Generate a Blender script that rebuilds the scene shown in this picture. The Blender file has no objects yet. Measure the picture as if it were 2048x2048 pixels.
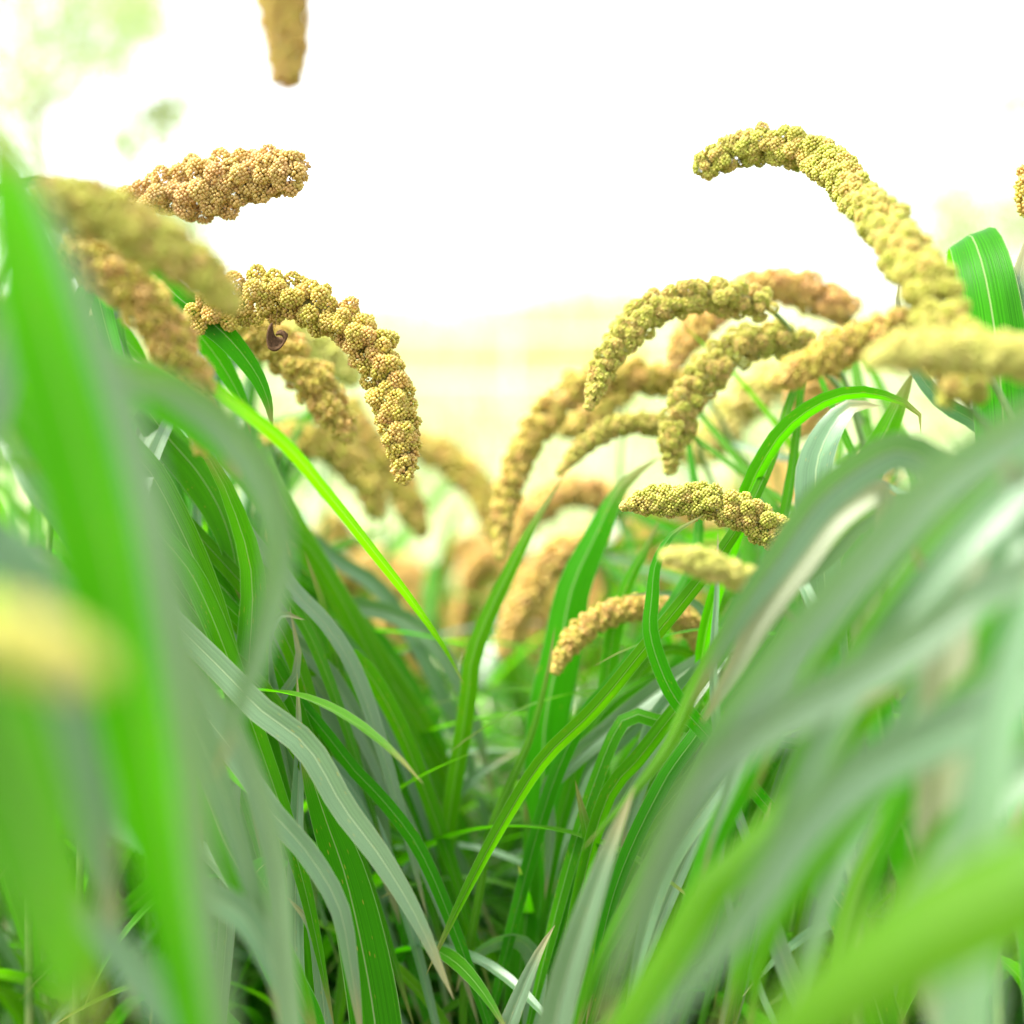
import bpy, math, random
import numpy as np
from mathutils import Vector, Matrix

# ------------------------------------------------------------ camera, sky, sun
scene = bpy.context.scene
COL = scene.collection
F = 1024 / math.tan(math.radians(20.0))          # focal length in photo pixels (photo is 2048 wide)
HC = 1.15
PITCH = math.radians(8.0)
cam_d = bpy.data.cameras.new("camera")
cam = bpy.data.objects.new("camera", cam_d)
COL.objects.link(cam)
cam.location = (0, 0, HC)
cam.rotation_euler = (math.radians(90) - PITCH, 0, 0)
cam_d.sensor_width = 36
cam_d.lens = 18 / math.tan(math.radians(20.0))
cam_d.clip_start = 0.02
cam_d.clip_end = 9000
cam_d.dof.use_dof = True
cam_d.dof.focus_distance = 0.86
cam_d.dof.aperture_fstop = 2.3
scene.camera = cam

SUN_EL, SUN_AZ = math.radians(60), math.radians(-88)   # azimuth from +Y towards +X
w = bpy.data.worlds.new("World")
scene.world = w
w.use_nodes = True
nt = w.node_tree
nt.nodes.clear()
sky = nt.nodes.new("ShaderNodeTexSky")
sky.sky_type = 'NISHITA'
sky.sun_disc = False
sky.sun_elevation = SUN_EL
sky.sun_rotation = SUN_AZ
sky.air_density = 1.0
sky.dust_density = 0.8
sky.ozone_density = 1.0
hs = nt.nodes.new("ShaderNodeHueSaturation")
hs.inputs['Saturation'].default_value = 0.22
bg = nt.nodes.new("ShaderNodeBackground")
bg.inputs['Strength'].default_value = 0.15
ow = nt.nodes.new("ShaderNodeOutputWorld")
nt.links.new(sky.outputs[0], hs.inputs['Color'])
nt.links.new(hs.outputs[0], bg.inputs['Color'])
nt.links.new(bg.outputs[0], ow.inputs['Surface'])

sd = bpy.data.lights.new("sun", 'SUN')
sd.energy = 3.0
sd.angle = math.radians(12)
sd.color = (1.0, 0.96, 0.88)
sun = bpy.data.objects.new("sun", sd)
COL.objects.link(sun)
sdir = Vector((math.sin(SUN_AZ) * math.cos(SUN_EL), math.cos(SUN_AZ) * math.cos(SUN_EL), math.sin(SUN_EL)))
sun.rotation_euler = sdir.to_track_quat('Z', 'Y').to_euler()
sun.location = (0, 0, 5)

vs = scene.view_settings
vs.view_transform = 'Standard'
vs.look = 'None'
vs.gamma = 1
vs.use_curve_mapping = False
vs.exposure = 2.06
cy = scene.cycles
cy.use_denoising = True
try:
    cy.denoiser = 'OPENIMAGEDENOISE'
    cy.denoising_input_passes = 'RGB_ALBEDO_NORMAL'
except Exception:
    pass
cy.max_bounces = 8
cy.transmission_bounces = 5
cy.diffuse_bounces = 4
cy.volume_bounces = 1
cy.use_adaptive_sampling = False

# ------------------------------------------------------------ helpers
CP, SP = math.cos(PITCH), math.sin(PITCH)
def P(x, y, d):
    """photo pixel + distance along the view axis -> world point"""
    u = (x - 1024) / F * d
    v = (1024 - y) / F * d
    return Vector((u, d * CP + v * SP, HC - d * SP + v * CP))
CAM = Vector((0, 0, HC))

def tag(o, label=None, cat=None, group=None, kind=None):
    if label: o['label'] = label
    if cat: o['category'] = cat
    if group: o['group'] = group
    if kind: o['kind'] = kind
    return o

def empty(name, loc):
    o = bpy.data.objects.new(name, None)
    COL.objects.link(o)
    o.location = loc
    o.empty_display_size = 0.05
    return o

def link(name, me, mat, parent=None):
    o = bpy.data.objects.new(name, me)
    if mat and not me.materials:
        me.materials.append(mat)
    COL.objects.link(o)
    if parent is not None:
        o.parent = parent
        o.matrix_parent_inverse = Matrix.Translation(-Vector(parent.location))
    return o

def mesh_np(name, V, Fa, smooth=True, col=None, uv=None):
    """V (n,3); Fa (m,k) all the same k"""
    me = bpy.data.meshes.new(name)
    V = np.asarray(V, dtype=np.float32); Fa = np.asarray(Fa, dtype=np.int32)
    n, (m, k) = len(V), Fa.shape
    me.vertices.add(n); me.vertices.foreach_set('co', V.ravel())
    me.loops.add(m * k); me.loops.foreach_set('vertex_index', Fa.ravel())
    me.polygons.add(m)
    me.polygons.foreach_set('loop_start', np.arange(0, m * k, k, dtype=np.int32))
    me.polygons.foreach_set('loop_total', np.full(m, k, dtype=np.int32))
    me.polygons.foreach_set('use_smooth', np.full(m, smooth))
    if uv is not None:
        l = me.uv_layers.new(name='UVMap')
        l.data.foreach_set('uv', np.asarray(uv, dtype=np.float32)[Fa.ravel()].ravel())
    if col is not None:
        a = me.color_attributes.new('Col', 'FLOAT_COLOR', 'POINT')
        c = np.ones((n, 4), dtype=np.float32); c[:, :3] = col
        a.data.foreach_set('color', c.ravel())
    me.update(calc_edges=True)
    return me

def spline(pts, n):
    """centripetal-ish Catmull-Rom through pts, n samples evenly spaced in length"""
    P_ = [Vector(p) for p in pts]
    if len(P_) == 2:
        P_ = [P_[0], (P_[0] + P_[1]) / 2, P_[1]]
    Q = [P_[0] * 2 - P_[1]] + P_ + [P_[-1] * 2 - P_[-2]]
    out = []
    for i in range(1, len(Q) - 2):
        p0, p1, p2, p3 = Q[i - 1], Q[i], Q[i + 1], Q[i + 2]
        d1 = max((p2 - p1).length, 1e-6)
        m1 = (p2 - p0) / max((p2 - p1).length + (p1 - p0).length, 1e-6) * d1
        m2 = (p3 - p1) / max((p3 - p2).length + (p2 - p1).length, 1e-6) * d1
        for k in range(16):
            t = k / 16
            t2, t3 = t * t, t * t * t
            out.append(p1 * (2*t3-3*t2+1) + m1 * (t3-2*t2+t) + p2 * (-2*t3+3*t2) + m2 * (t3-t2))
    out.append(P_[-1])
    A = np.array(out)
    L = np.concatenate([[0], np.cumsum(np.linalg.norm(np.diff(A, axis=0), axis=1))])
    s = np.linspace(0, L[-1], n)
    return np.stack([np.interp(s, L, A[:, k]) for k in range(3)], axis=1), L[-1]

def norm(a):
    return a / np.maximum(np.linalg.norm(a, axis=-1, keepdims=True), 1e-9)

def frames(A):
    T = norm(np.gradient(A, axis=0))
    N = np.zeros_like(A)
    ref = np.array([0, 0, 1.0]) if abs(T[0][2]) < 0.9 else np.array([1.0, 0, 0])
    v = np.cross(T[0], ref); v /= np.linalg.norm(v)
    for i in range(len(A)):
        v = v - T[i] * np.dot(v, T[i]); v /= np.linalg.norm(v)
        N[i] = v
    return T, N, np.cross(T, N)

def tube(A, R, k=8):
    T, N, B = frames(A)
    a = np.linspace(0, 2 * math.pi, k, endpoint=False)
    V = A[:, None] + R[:, None, None] * (np.cos(a)[None, :, None] * N[:, None] + np.sin(a)[None, :, None] * B[:, None])
    n = len(A)
    i, j = np.meshgrid(np.arange(n - 1), np.arange(k), indexing='ij')
    jj = (j + 1) % k
    Fa = np.stack([i*k+j, i*k+jj, (i+1)*k+jj, (i+1)*k+j], axis=-1).reshape(-1, 4)
    return V.reshape(-1, 3), Fa

# ------------------------------------------------------------ materials
def newmat(name):
    m = bpy.data.materials.new(name); m.use_nodes = True
    m.node_tree.nodes.clear()
    return m, m.node_tree.nodes, m.node_tree.links

def rgb(c): return (c[0], c[1], c[2], 1)

def mixc(N, L, fac, a, b, mode='MIX'):
    n = N.new('ShaderNodeMix'); n.data_type = 'RGBA'; n.blend_type = mode
    for sock, v in ((n.inputs[0], fac), (n.inputs[6], a), (n.inputs[7], b)):
        if hasattr(v, 'is_output') or isinstance(v, bpy.types.NodeSocket): L.new(v, sock)
        elif isinstance(v, (int, float)): sock.default_value = v
        else: sock.default_value = rgb(v)
    return n.outputs[2]

def mth(N, L, op, a, b=None, clamp=False):
    n = N.new('ShaderNodeMath'); n.operation = op; n.use_clamp = clamp
    for sock, v in ((n.inputs[0], a), (n.inputs[1], b)):
        if v is None: continue
        if isinstance(v, bpy.types.NodeSocket): L.new(v, sock)
        else: sock.default_value = v
    return n.outputs[0]

def ramp(N, L, fac, stops):
    n = N.new('ShaderNodeValToRGB'); L.new(fac, n.inputs[0])
    e = n.color_ramp.elements
    while len(e) < len(stops): e.new(0.5)
    for el, (p, c) in zip(e, stops):
        el.position = p; el.color = rgb(c) if not isinstance(c, (int, float)) else (c, c, c, 1)
    return n.outputs[0]

def leaf_material(name, wax, under, trans, waxmix=1.0, tfac=0.5, rough=0.42, spec=0.5):
    m, N, L = newmat(name)
    uv = N.new('ShaderNodeUVMap'); uv.uv_map = 'UVMap'
    sep = N.new('ShaderNodeSeparateXYZ'); L.new(uv.outputs[0], sep.inputs[0])
    U, Vv = sep.outputs[0], sep.outputs[1]
    geo = N.new('ShaderNodeNewGeometry')
    oi = N.new('ShaderNodeObjectInfo')
    tc = N.new('ShaderNodeTexCoord')
    # parallel veins
    cmb = N.new('ShaderNodeCombineXYZ')
    L.new(mth(N, L, 'MULTIPLY', U, 48.0), cmb.inputs[0]); L.new(mth(N, L, 'MULTIPLY', Vv, 1.2), cmb.inputs[1])
    L.new(mth(N, L, 'MULTIPLY', oi.outputs['Random'], 37.0), cmb.inputs[2])
    vein = N.new('ShaderNodeTexNoise'); vein.inputs['Scale'].default_value = 1.0; vein.inputs['Detail'].default_value = 3
    L.new(cmb.outputs[0], vein.inputs['Vector'])
    veinr = ramp(N, L, vein.outputs[0], [(0.35, 0.0), (0.65, 1.0)])
    # blotches
    big = N.new('ShaderNodeTexNoise'); big.inputs['Scale'].default_value = 14; big.inputs['Detail'].default_value = 4
    L.new(geo.outputs['Position'], big.inputs['Vector'])
    spot = N.new('ShaderNodeTexVoronoi'); spot.inputs['Scale'].default_value = 1.0
    cmb2 = N.new('ShaderNodeCombineXYZ')
    L.new(mth(N, L, 'MULTIPLY', U, 9.0), cmb2.inputs[0]); L.new(mth(N, L, 'MULTIPLY', Vv, 45.0), cmb2.inputs[1])
    L.new(mth(N, L, 'MULTIPLY', oi.outputs['Random'], 51.0), cmb2.inputs[2])
    L.new(cmb2.outputs[0], spot.inputs['Vector'])
    spotm = ramp(N, L, spot.outputs['Distance'], [(0.08, 1.0), (0.16, 0.0)])
    gate = ramp(N, L, big.outputs[0], [(0.47, 0.0), (0.58, 1.0)])
    spotf = mth(N, L, 'MULTIPLY', spotm, mth(N, L, 'MULTIPLY', gate, 0.75))
    # midrib
    du = mth(N, L, 'ABSOLUTE', mth(N, L, 'SUBTRACT', U, 0.5))
    rib = ramp(N, L, du, [(0.008, 1.0), (0.022, 0.0)])
    edge = ramp(N, L, du, [(0.475, 0.0), (0.495, 1.0)])
    # colours
    def vary(c, amt=0.26):
        k1 = mixc(N, L, veinr, [x * (1 - amt) for x in c], [min(1, x * (1 + amt)) for x in c])
        hsn = N.new('ShaderNodeHueSaturation')
        L.new(mth(N, L, 'ADD', 0.485, mth(N, L, 'MULTIPLY', oi.outputs['Random'], 0.03)), hsn.inputs['Hue'])
        L.new(mth(N, L, 'ADD', 0.8, mth(N, L, 'MULTIPLY', big.outputs[0], 0.4)), hsn.inputs['Value'])
        L.new(k1, hsn.inputs['Color'])
        return hsn.outputs[0]
    waxc, undc, trc = vary(wax), vary(under), vary(trans, 0.22)
    back = geo.outputs['Backfacing']
    base = mixc(N, L, mth(N, L, 'MULTIPLY', back, 1.0), mixc(N, L, waxmix, under, waxc), undc)
    base = mixc(N, L, mth(N, L, 'MULTIPLY', rib, 0.6), base, (0.42, 0.50, 0.25))
    base = mixc(N, L, spotf, base, (0.40, 0.33, 0.05))
    base = mixc(N, L, mth(N, L, 'MULTIPLY', edge, 0.5), base, (0.5, 0.5, 0.3))
    tipm = ramp(N, L, mth(N, L, 'ADD', Vv, mth(N, L, 'MULTIPLY', mth(N, L, 'SUBTRACT', vein.outputs[0], 0.5), 0.16)), [(0.93, 0.0), (0.97, 1.0)])
    base = mixc(N, L, mth(N, L, 'MULTIPLY', tipm, 0.8), base, (0.28, 0.24, 0.09))
    trc = mixc(N, L, mth(N, L, 'MULTIPLY', tipm, 0.8), trc, (0.30, 0.26, 0.06))
    trc = mixc(N, L, mth(N, L, 'MULTIPLY', rib, 0.55), trc, (0.45, 0.60, 0.10))
    trc = mixc(N, L, spotf, trc, (0.5, 0.4, 0.02))
    pb = N.new('ShaderNodeBsdfPrincipled')
    L.new(base, pb.inputs['Base Color'])
    L.new(mth(N, L, 'ADD', rough, mth(N, L, 'MULTIPLY', veinr, 0.12)), pb.inputs['Roughness'])
    pb.inputs['Specular IOR Level'].default_value = spec
    bump = N.new('ShaderNodeBump'); bump.inputs['Strength'].default_value = 0.25; bump.inputs['Distance'].default_value = 0.0006
    L.new(mth(N, L, 'ADD', veinr, mth(N, L, 'MULTIPLY', rib, 2.0)), bump.inputs['Height'])
    L.new(bump.outputs[0], pb.inputs['Normal'])
    tb = N.new('ShaderNodeBsdfTranslucent'); L.new(trc, tb.inputs['Color'])
    mx = N.new('ShaderNodeMixShader'); mx.inputs[0].default_value = tfac
    L.new(pb.outputs[0], mx.inputs[1]); L.new(tb.outputs[0], mx.inputs[2])
    out = N.new('ShaderNodeOutputMaterial'); L.new(mx.outputs[0], out.inputs[0])
    return m

M = {}
M['g'] = leaf_material('leaf_waxy', (0.11, 0.205, 0.095), (0.045, 0.15, 0.012), (0.09, 0.36, 0.002), 1.0, 0.22, rough=.32, spec=.9)
M['v'] = leaf_material('leaf_fresh', (0.06, 0.19, 0.006), (0.042, 0.18, 0.001), (0.11, 0.50, 0.0003), 1.0, 0.54, rough=.42, spec=0.15)
M['y'] = leaf_material('leaf_young', (0.09, 0.23, 0.012), (0.07, 0.21, 0.002), (0.14, 0.42, 0.0005), 1.0, 0.50, spec=0.3)
M['t'] = leaf_material('leaf_drying', (0.25, 0.28, 0.17), (0.24, 0.25, 0.12), (0.35, 0.34, 0.12), 1.0, 0.30)

def simple(name, c, rough=0.6, noise=None, spec=0.4, sss=0.0):
    m, N, L = newmat(name)
    pb = N.new('ShaderNodeBsdfPrincipled'); pb.inputs['Roughness'].default_value = rough
    pb.inputs['Specular IOR Level'].default_value = spec
    out = N.new('ShaderNodeOutputMaterial'); L.new(pb.outputs[0], out.inputs[0])
    if noise:
        sc, c2 = noise
        n = N.new('ShaderNodeTexNoise'); n.inputs['Scale'].default_value = sc; n.inputs['Detail'].default_value = 6
        g = N.new('ShaderNodeNewGeometry'); L.new(g.outputs['Position'], n.inputs['Vector'])
        r = ramp(N, L, n.outputs[0], [(0.35, c), (0.65, c2)])
        L.new(r, pb.inputs['Base Color'])
    else:
        pb.inputs['Base Color'].default_value = rgb(c)
    return m
M['stem'] = simple('stem_green', (0.10, 0.20, 0.04), 0.5, (60, (0.20, 0.28, 0.08)))
M['husk'] = simple('dry_husk_brown', (0.045, 0.024, 0.010), 0.8, (900, (0.11, 0.06, 0.028)), spec=.1)

def grain_material():
    m, N, L = newmat('millet_grain')
    a = N.new('ShaderNodeVertexColor'); a.layer_name = 'Col'
    pb = N.new('ShaderNodeBsdfPrincipled')
    L.new(a.outputs[0], pb.inputs['Base Color'])
    pb.inputs['Roughness'].default_value = 0.5
    pb.inputs['Specular IOR Level'].default_value = 0.45
    tb = N.new('ShaderNodeBsdfTranslucent'); L.new(a.outputs[0], tb.inputs['Color'])
    mx = N.new('ShaderNodeMixShader'); mx.inputs[0].default_value = 0.30
    L.new(pb.outputs[0], mx.inputs[1]); L.new(tb.outputs[0], mx.inputs[2])
    out = N.new('ShaderNodeOutputMaterial'); L.new(mx.outputs[0], out.inputs[0])
    return m
M['grain'] = grain_material()

# ------------------------------------------------------------ leaf and head builders
def leaf_mesh(A, width, roll=0.0, fold=0.35, up_to_cam=True, wave=0.25, seed=0, up=None, twist=0.0, c0=0.45, peak=0.28, start=None):
    """A: centreline samples (n,3). The upper (waxy) face is the +normal side."""
    rnd = random.Random(seed)
    n = len(A)
    T = norm(np.gradient(A, axis=0))
    t = np.linspace(0, 1, n)
    if up is None:
        ref = norm(np.array(CAM)[None] - A)       # traced leaf: face the side it shows in the photo
        if not up_to_cam: ref = -ref
    else:
        ref = up
    rp = ref - T * np.sum(ref * T, axis=1, keepdims=True)
    if up is not None:
        Nn = norm(rp)
    else:                                          # carry the normal along the blade so that it can fold over
        Nn = np.zeros_like(A)
        m0 = int(n * (start if start is not None else .6))
        for rng in (range(m0, n), range(m0, -1, -1)):
            v = norm(rp[m0])
            for i in rng:
                v = v - T[i] * np.dot(v, T[i]); v = v / max(np.linalg.norm(v), 1e-9)
                dd_ = np.dot(v, rp[i])
                if dd_ > 0:
                    v = v + rp[i] * dd_ * 0.35; v = v - T[i] * np.dot(v, T[i]); v = v / np.linalg.norm(v)
                Nn[i] = v
    S = np.cross(T, Nn)
    ang = roll + twist * (t - 0.5) + 0.12 * np.sin(t * 6.0 + rnd.random() * 6)
    ca, sa = np.cos(ang)[:, None], np.sin(ang)[:, None]
    S2 = S * ca + Nn * sa
    N2 = Nn * ca - S * sa
    f = (c0 + (1 - c0) * np.clip(t / peak, 0, 1) ** 0.8)
    tail = np.clip((t - peak) / (1 - peak), 0, 1)
    f = f * np.maximum(1 - tail ** 2.3, 0.0) ** 0.9
    W = width * np.maximum(f, 0.012)
    K = 9
    u = np.linspace(-1, 1, K)
    ph = rnd.random() * 6
    fr = 5 + rnd.random() * 5
    V = np.zeros((n, K, 3)); UV = np.zeros((n, K, 2))
    for k, uu in enumerate(u):
        lift = fold * abs(uu) * 0.5 * (1 - 0.35 * abs(uu))
        wv = wave * 0.18 * (abs(uu) ** 2) * np.sin(t * fr * 2 + ph + (1.7 if uu > 0 else 0)) * np.clip(t * 4, 0, 1)
        V[:, k] = A + S2 * (W * 0.5 * uu * math.cos(fold * 0.6))[:, None] + N2 * (W * (lift + wv))[:, None]
        UV[:, k, 0] = (uu + 1) / 2; UV[:, k, 1] = t
    i, j = np.meshgrid(np.arange(n - 1), np.arange(K - 1), indexing='ij')
    Fa = np.stack([i*K+j, i*K+j+1, (i+1)*K+j+1, (i+1)*K+j], axis=-1).reshape(-1, 4)
    Fa = Fa[:, ::-1]
    me = mesh_np('leaf', V.reshape(-1, 3), Fa, True, uv=UV.reshape(-1, 2))
    # make +normal face the waxy side
    p = me.polygons[len(me.polygons) // 2]
    row = (len(me.polygons) // 2) // (K - 1)
    if Vector(N2[row]).dot(p.normal) < 0:
        me.flip_normals()
    return me

def ico(sub):
    g = (1 + 5 ** 0.5) / 2
    V = [(-1, g, 0), (1, g, 0), (-1, -g, 0), (1, -g, 0), (0, -1, g), (0, 1, g), (0, -1, -g), (0, 1, -g), (g, 0, -1), (g, 0, 1), (-g, 0, -1), (-g, 0, 1)]
    Fc = [(0,11,5),(0,5,1),(0,1,7),(0,7,10),(0,10,11),(1,5,9),(5,11,4),(11,10,2),(10,7,6),(7,1,8),(3,9,4),(3,4,2),(3,2,6),(3,6,8),(3,8,9),(4,9,5),(2,4,11),(6,2,10),(8,6,7),(9,8,1)]
    V = [np.array(v) / np.linalg.norm(v) for v in V]
    for _ in range(sub):
        cache = {}; nf = []
        def mid(a, b):
            k = (min(a, b), max(a, b))
            if k not in cache:
                v = V[a] + V[b]; V.append(v / np.linalg.norm(v)); cache[k] = len(V) - 1
            return cache[k]
        for a, b, c in Fc:
            ab, bc, ca = mid(a, b), mid(b, c), mid(c, a)
            nf += [(a, ab, ca), (b, bc, ab), (c, ca, bc), (ab, bc, ca)]
        Fc = nf
    return np.array(V), np.array(Fc)
ICO = {0: ico(0), 1: ico(1)}

PAL = {   # yellow-green, golden, reddish husk colours of the grain
    'olive':  [(0.47, 0.52, 0.065), (0.60, 0.58, 0.10), (0.64, 0.42, 0.14)],
    'gold':   [(0.57, 0.54, 0.07), (0.70, 0.58, 0.11), (0.72, 0.45, 0.15)],
    'orange': [(0.74, 0.57, 0.12), (0.80, 0.56, 0.16), (0.74, 0.45, 0.17)],
    'brown':  [(0.66, 0.54, 0.14), (0.72, 0.54, 0.17), (0.68, 0.43, 0.17)],
    'pale':   [(0.66, 0.69, 0.14), (0.74, 0.72, 0.19), (0.72, 0.60, 0.20)],
}

def head_mesh(pts, radii, detail=1, loose=0.0, pal='olive', seed=0, lump=0.46, grain=0.115, bristle=False, taper=0.5, red=0.25, fill=1.0):
    """pts from base to tip (world); radii: list of radii along it (m)"""
    rs = np.random.RandomState(seed)
    n = 90
    A, Ltot = spline(pts, n)
    R = np.interp(np.linspace(0, 1, n), np.linspace(0, 1, len(radii)), radii)
    t = np.linspace(0, 1, n)
    R = R * (1 - (1 - taper) * np.clip((t - 0.82) / 0.18, 0, 1) ** 2)
    T, Nf, B = frames(A)
    s, row = 0.0, 0
    C = []; D = []; LR = []; AX = []
    S_ = np.linspace(0, Ltot, n)
    while s < Ltot:
        k = int(min(n - 1, round(s / Ltot * (n - 1))))
        r = R[k]; tt = s / Ltot
        lr = r * lump * (1.0 if tt < 0.75 else 1.0 - 0.35 * (tt - 0.75) / 0.25)
        m = max(3, int(round(2 * math.pi * r * 0.62 / (lr * 1.52))))
        if rs.rand() < loose * 0.35 * (1 - tt): m = max(2, m - 2)
        a0 = (row % 2) * math.pi / m + row * 0.13
        for j in range(m):
            a = a0 + 2 * math.pi * j / m + rs.uniform(-0.2, 0.2)
            kk = int(min(n - 1, max(0, k + rs.randint(-1, 2))))
            d = math.cos(a) * Nf[kk] + math.sin(a) * B[kk]
            spread = (r - lr * 0.90) * (1 + rs.uniform(-0.15 - .25 * loose, 0.20 + 0.75 * loose * (1 - tt)))
            l2 = lr * rs.uniform(0.82, 1.16)
            C.append(A[kk] + d * spread + T[kk] * rs.uniform(-0.3, 0.3) * lr); D.append(d * 1.0 + T[kk] * 0.25)
            LR.append(l2); AX.append(T[kk])
        s += lr * 1.42 * (1 + 0.35 * loose * (1 - tt))
        row += 1
    # tip
    C.append(A[-1]); D.append(T[-1]); LR.append(R[-1] * 0.55); AX.append(T[-1])
    C = np.array(C); D = norm(np.array(D)); LR = np.array(LR)
    iv, ifc = ICO[1 if detail >= 2 else 0]
    g = grain * R.max() * (1.0 if detail >= 1 else 1.7)
    GC = []; GR = []; GD = []; GCOL = []
    P0, P1, P2 = [np.array(c) for c in PAL[pal]]
    tone = rs.rand(len(C))
    for ci in range(len(C)):
        lr = LR[ci]
        cnt = int(max(6, 4 * lr * lr / (g * g) * 0.92 * fill))
        i = np.arange(cnt) + 0.5
        phi = np.arccos(1 - 2 * i / cnt); th = math.pi * (1 + 5 ** 0.5) * i + rs.rand() * 6
        q = np.stack([np.cos(th) * np.sin(phi), np.sin(th) * np.sin(phi), np.cos(phi)], axis=1)
        keep = q @ D[ci] > -0.35
        q = q[keep]
        q = norm(q + rs.normal(0, 0.035, q.shape))
        stretch = q + D[ci] * (q @ D[ci])[:, None] * 0.38
        rad = lr * rs.uniform(0.95, 1.03, len(q))
        GC.append(C[ci] + stretch * rad[:, None])
        GD.append(q)
        GR.append(g * rs.uniform(0.70, 1.20, len(q)))
        w_ = tone[ci]
        base = P0 * (1 - w_) + P1 * w_
        redm = np.clip(rs.normal(red if tone[ci] < 0.7 else red + 0.35, 0.22, len(q)), 0, 1)[:, None]
        cc = base * (1 - redm) + P2 * redm
        cc = cc * rs.uniform(0.82, 1.15, (len(q), 1))
        GCOL.append(cc)
    GC = np.concatenate(GC); GR = np.concatenate(GR); GD = np.concatenate(GD); GCOL = np.concatenate(GCOL)
    nv = len(iv)
    off = iv[None] * GR[:, None, None]
    off = off + GD[:, None] * (np.einsum('vk,gk->gv', iv, GD) * GR[:, None] * 0.22)[:, :, None]
    V = (GC[:, None] + off).reshape(-1, 3)
    Fa = (ifc[None] + (np.arange(len(GC)) * nv)[:, None, None]).reshape(-1, 3)
    dirs = np.einsum('vk,gk->gv', iv, GD)
    tipf = np.clip((dirs - 0.72) / 0.2, 0, 1) * rs.uniform(0, .45, (len(GC), 1))      # darker husk beak of each grain
    colr = (GCOL[:, None] * (1 - tipf[:, :, None]) + np.array([0.50, 0.30, 0.12]) * tipf[:, :, None]).reshape(-1, 3)
    # tips of the grains a little darker husk
    # rachis core
    tv, tf = tube(A, R * (0.50 if loose < 0.3 else 0.30), 8)
    tf3 = np.concatenate([tf[:, [0, 1, 2]], tf[:, [0, 2, 3]]])
    Fa = np.concatenate([Fa, tf3 + len(V)])
    V = np.concatenate([V, tv]); colr = np.concatenate([colr, np.tile(np.array([0.30, 0.27, 0.07]), (len(tv), 1))])
    if bristle:
        nb = 1400
        ids = rs.randint(0, len(GC), nb)
        p = GC[ids]; d = norm(GD[ids] + rs.normal(0, 0.35, (nb, 3)))
        ln = GR[ids] * rs.uniform(2.2, 4.0, nb)
        sd_ = norm(np.cross(d, rs.normal(0, 1, (nb, 3)))) * (GR[ids] * 0.10)[:, None]
        bv = np.stack([p - sd_, p + sd_, p + d * ln[:, None]], axis=1).reshape(-1, 3)
        bf = np.arange(nb * 3).reshape(-1, 3)
        Fa = np.concatenate([Fa, bf + len(V)]); V = np.concatenate([V, bv])
        colr = np.concatenate([colr, np.tile(np.array([0.62, 0.58, 0.38]), (len(bv), 1))])
    return mesh_np('seed_head', V, Fa, True, col=np.clip(colr, 0, 1))

# ------------------------------------------------------------ ground and far field
def ground():
    m, N, L = newmat('soil_and_dry_grass')
    geo = N.new('ShaderNodeNewGeometry')
    n1 = N.new('ShaderNodeTexNoise'); n1.inputs['Scale'].default_value = 6; n1.inputs['Detail'].default_value = 8
    L.new(geo.outputs['Position'], n1.inputs['Vector'])
    n2 = N.new('ShaderNodeTexNoise'); n2.inputs['Scale'].default_value = 0.7; n2.inputs['Detail'].default_value = 5
    L.new(geo.outputs['Position'], n2.inputs['Vector'])
    soil = ramp(N, L, n1.outputs[0], [(0.3, (0.06, 0.04, 0.025)), (0.7, (0.14, 0.10, 0.06))])
    gr = ramp(N, L, n2.outputs[0], [(0.35, (0.38, 0.46, 0.22)), (0.5, (0.43, 0.48, 0.27)), (0.65, (0.46, 0.49, 0.30))])
    sep = N.new('ShaderNodeSeparateXYZ'); L.new(geo.outputs['Position'], sep.inputs[0])
    far = mth(N, L, 'MULTIPLY', mth(N, L, 'SUBTRACT', sep.outputs[1], 3.4), 1.5, True)
    c = mixc(N, L, far, soil, gr)
    pb = N.new('ShaderNodeBsdfPrincipled'); L.new(c, pb.inputs['Base Color']); pb.inputs['Roughness'].default_value = 0.9
    b = N.new('ShaderNodeBump'); b.inputs['Distance'].default_value = 0.03; L.new(n1.outputs[0], b.inputs['Height']); L.new(b.outputs[0], pb.inputs['Normal'])
    out = N.new('ShaderNodeOutputMaterial'); L.new(pb.outputs[0], out.inputs[0])
    nx = 90
    xs = np.linspace(-1, 1, nx); xs = np.sign(xs) * np.abs(xs) ** 5 * 5000
    X, Y = np.meshgrid(xs, xs, indexing='ij')
    Z = 0.02 * np.sin(X * 9) * np.exp(-(Y / 6) ** 2)
    V = np.stack([X, Y, Z], axis=-1).reshape(-1, 3)
    i, j = np.meshgrid(np.arange(nx - 1), np.arange(nx - 1), indexing='ij')
    Fa = np.stack([i*nx+j, (i+1)*nx+j, (i+1)*nx+j+1, i*nx+j+1], axis=-1).reshape(-1, 4)
    o = link('ground', mesh_np('ground', V, Fa, True), m)
    tag(o, kind='structure')
ground()

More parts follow.
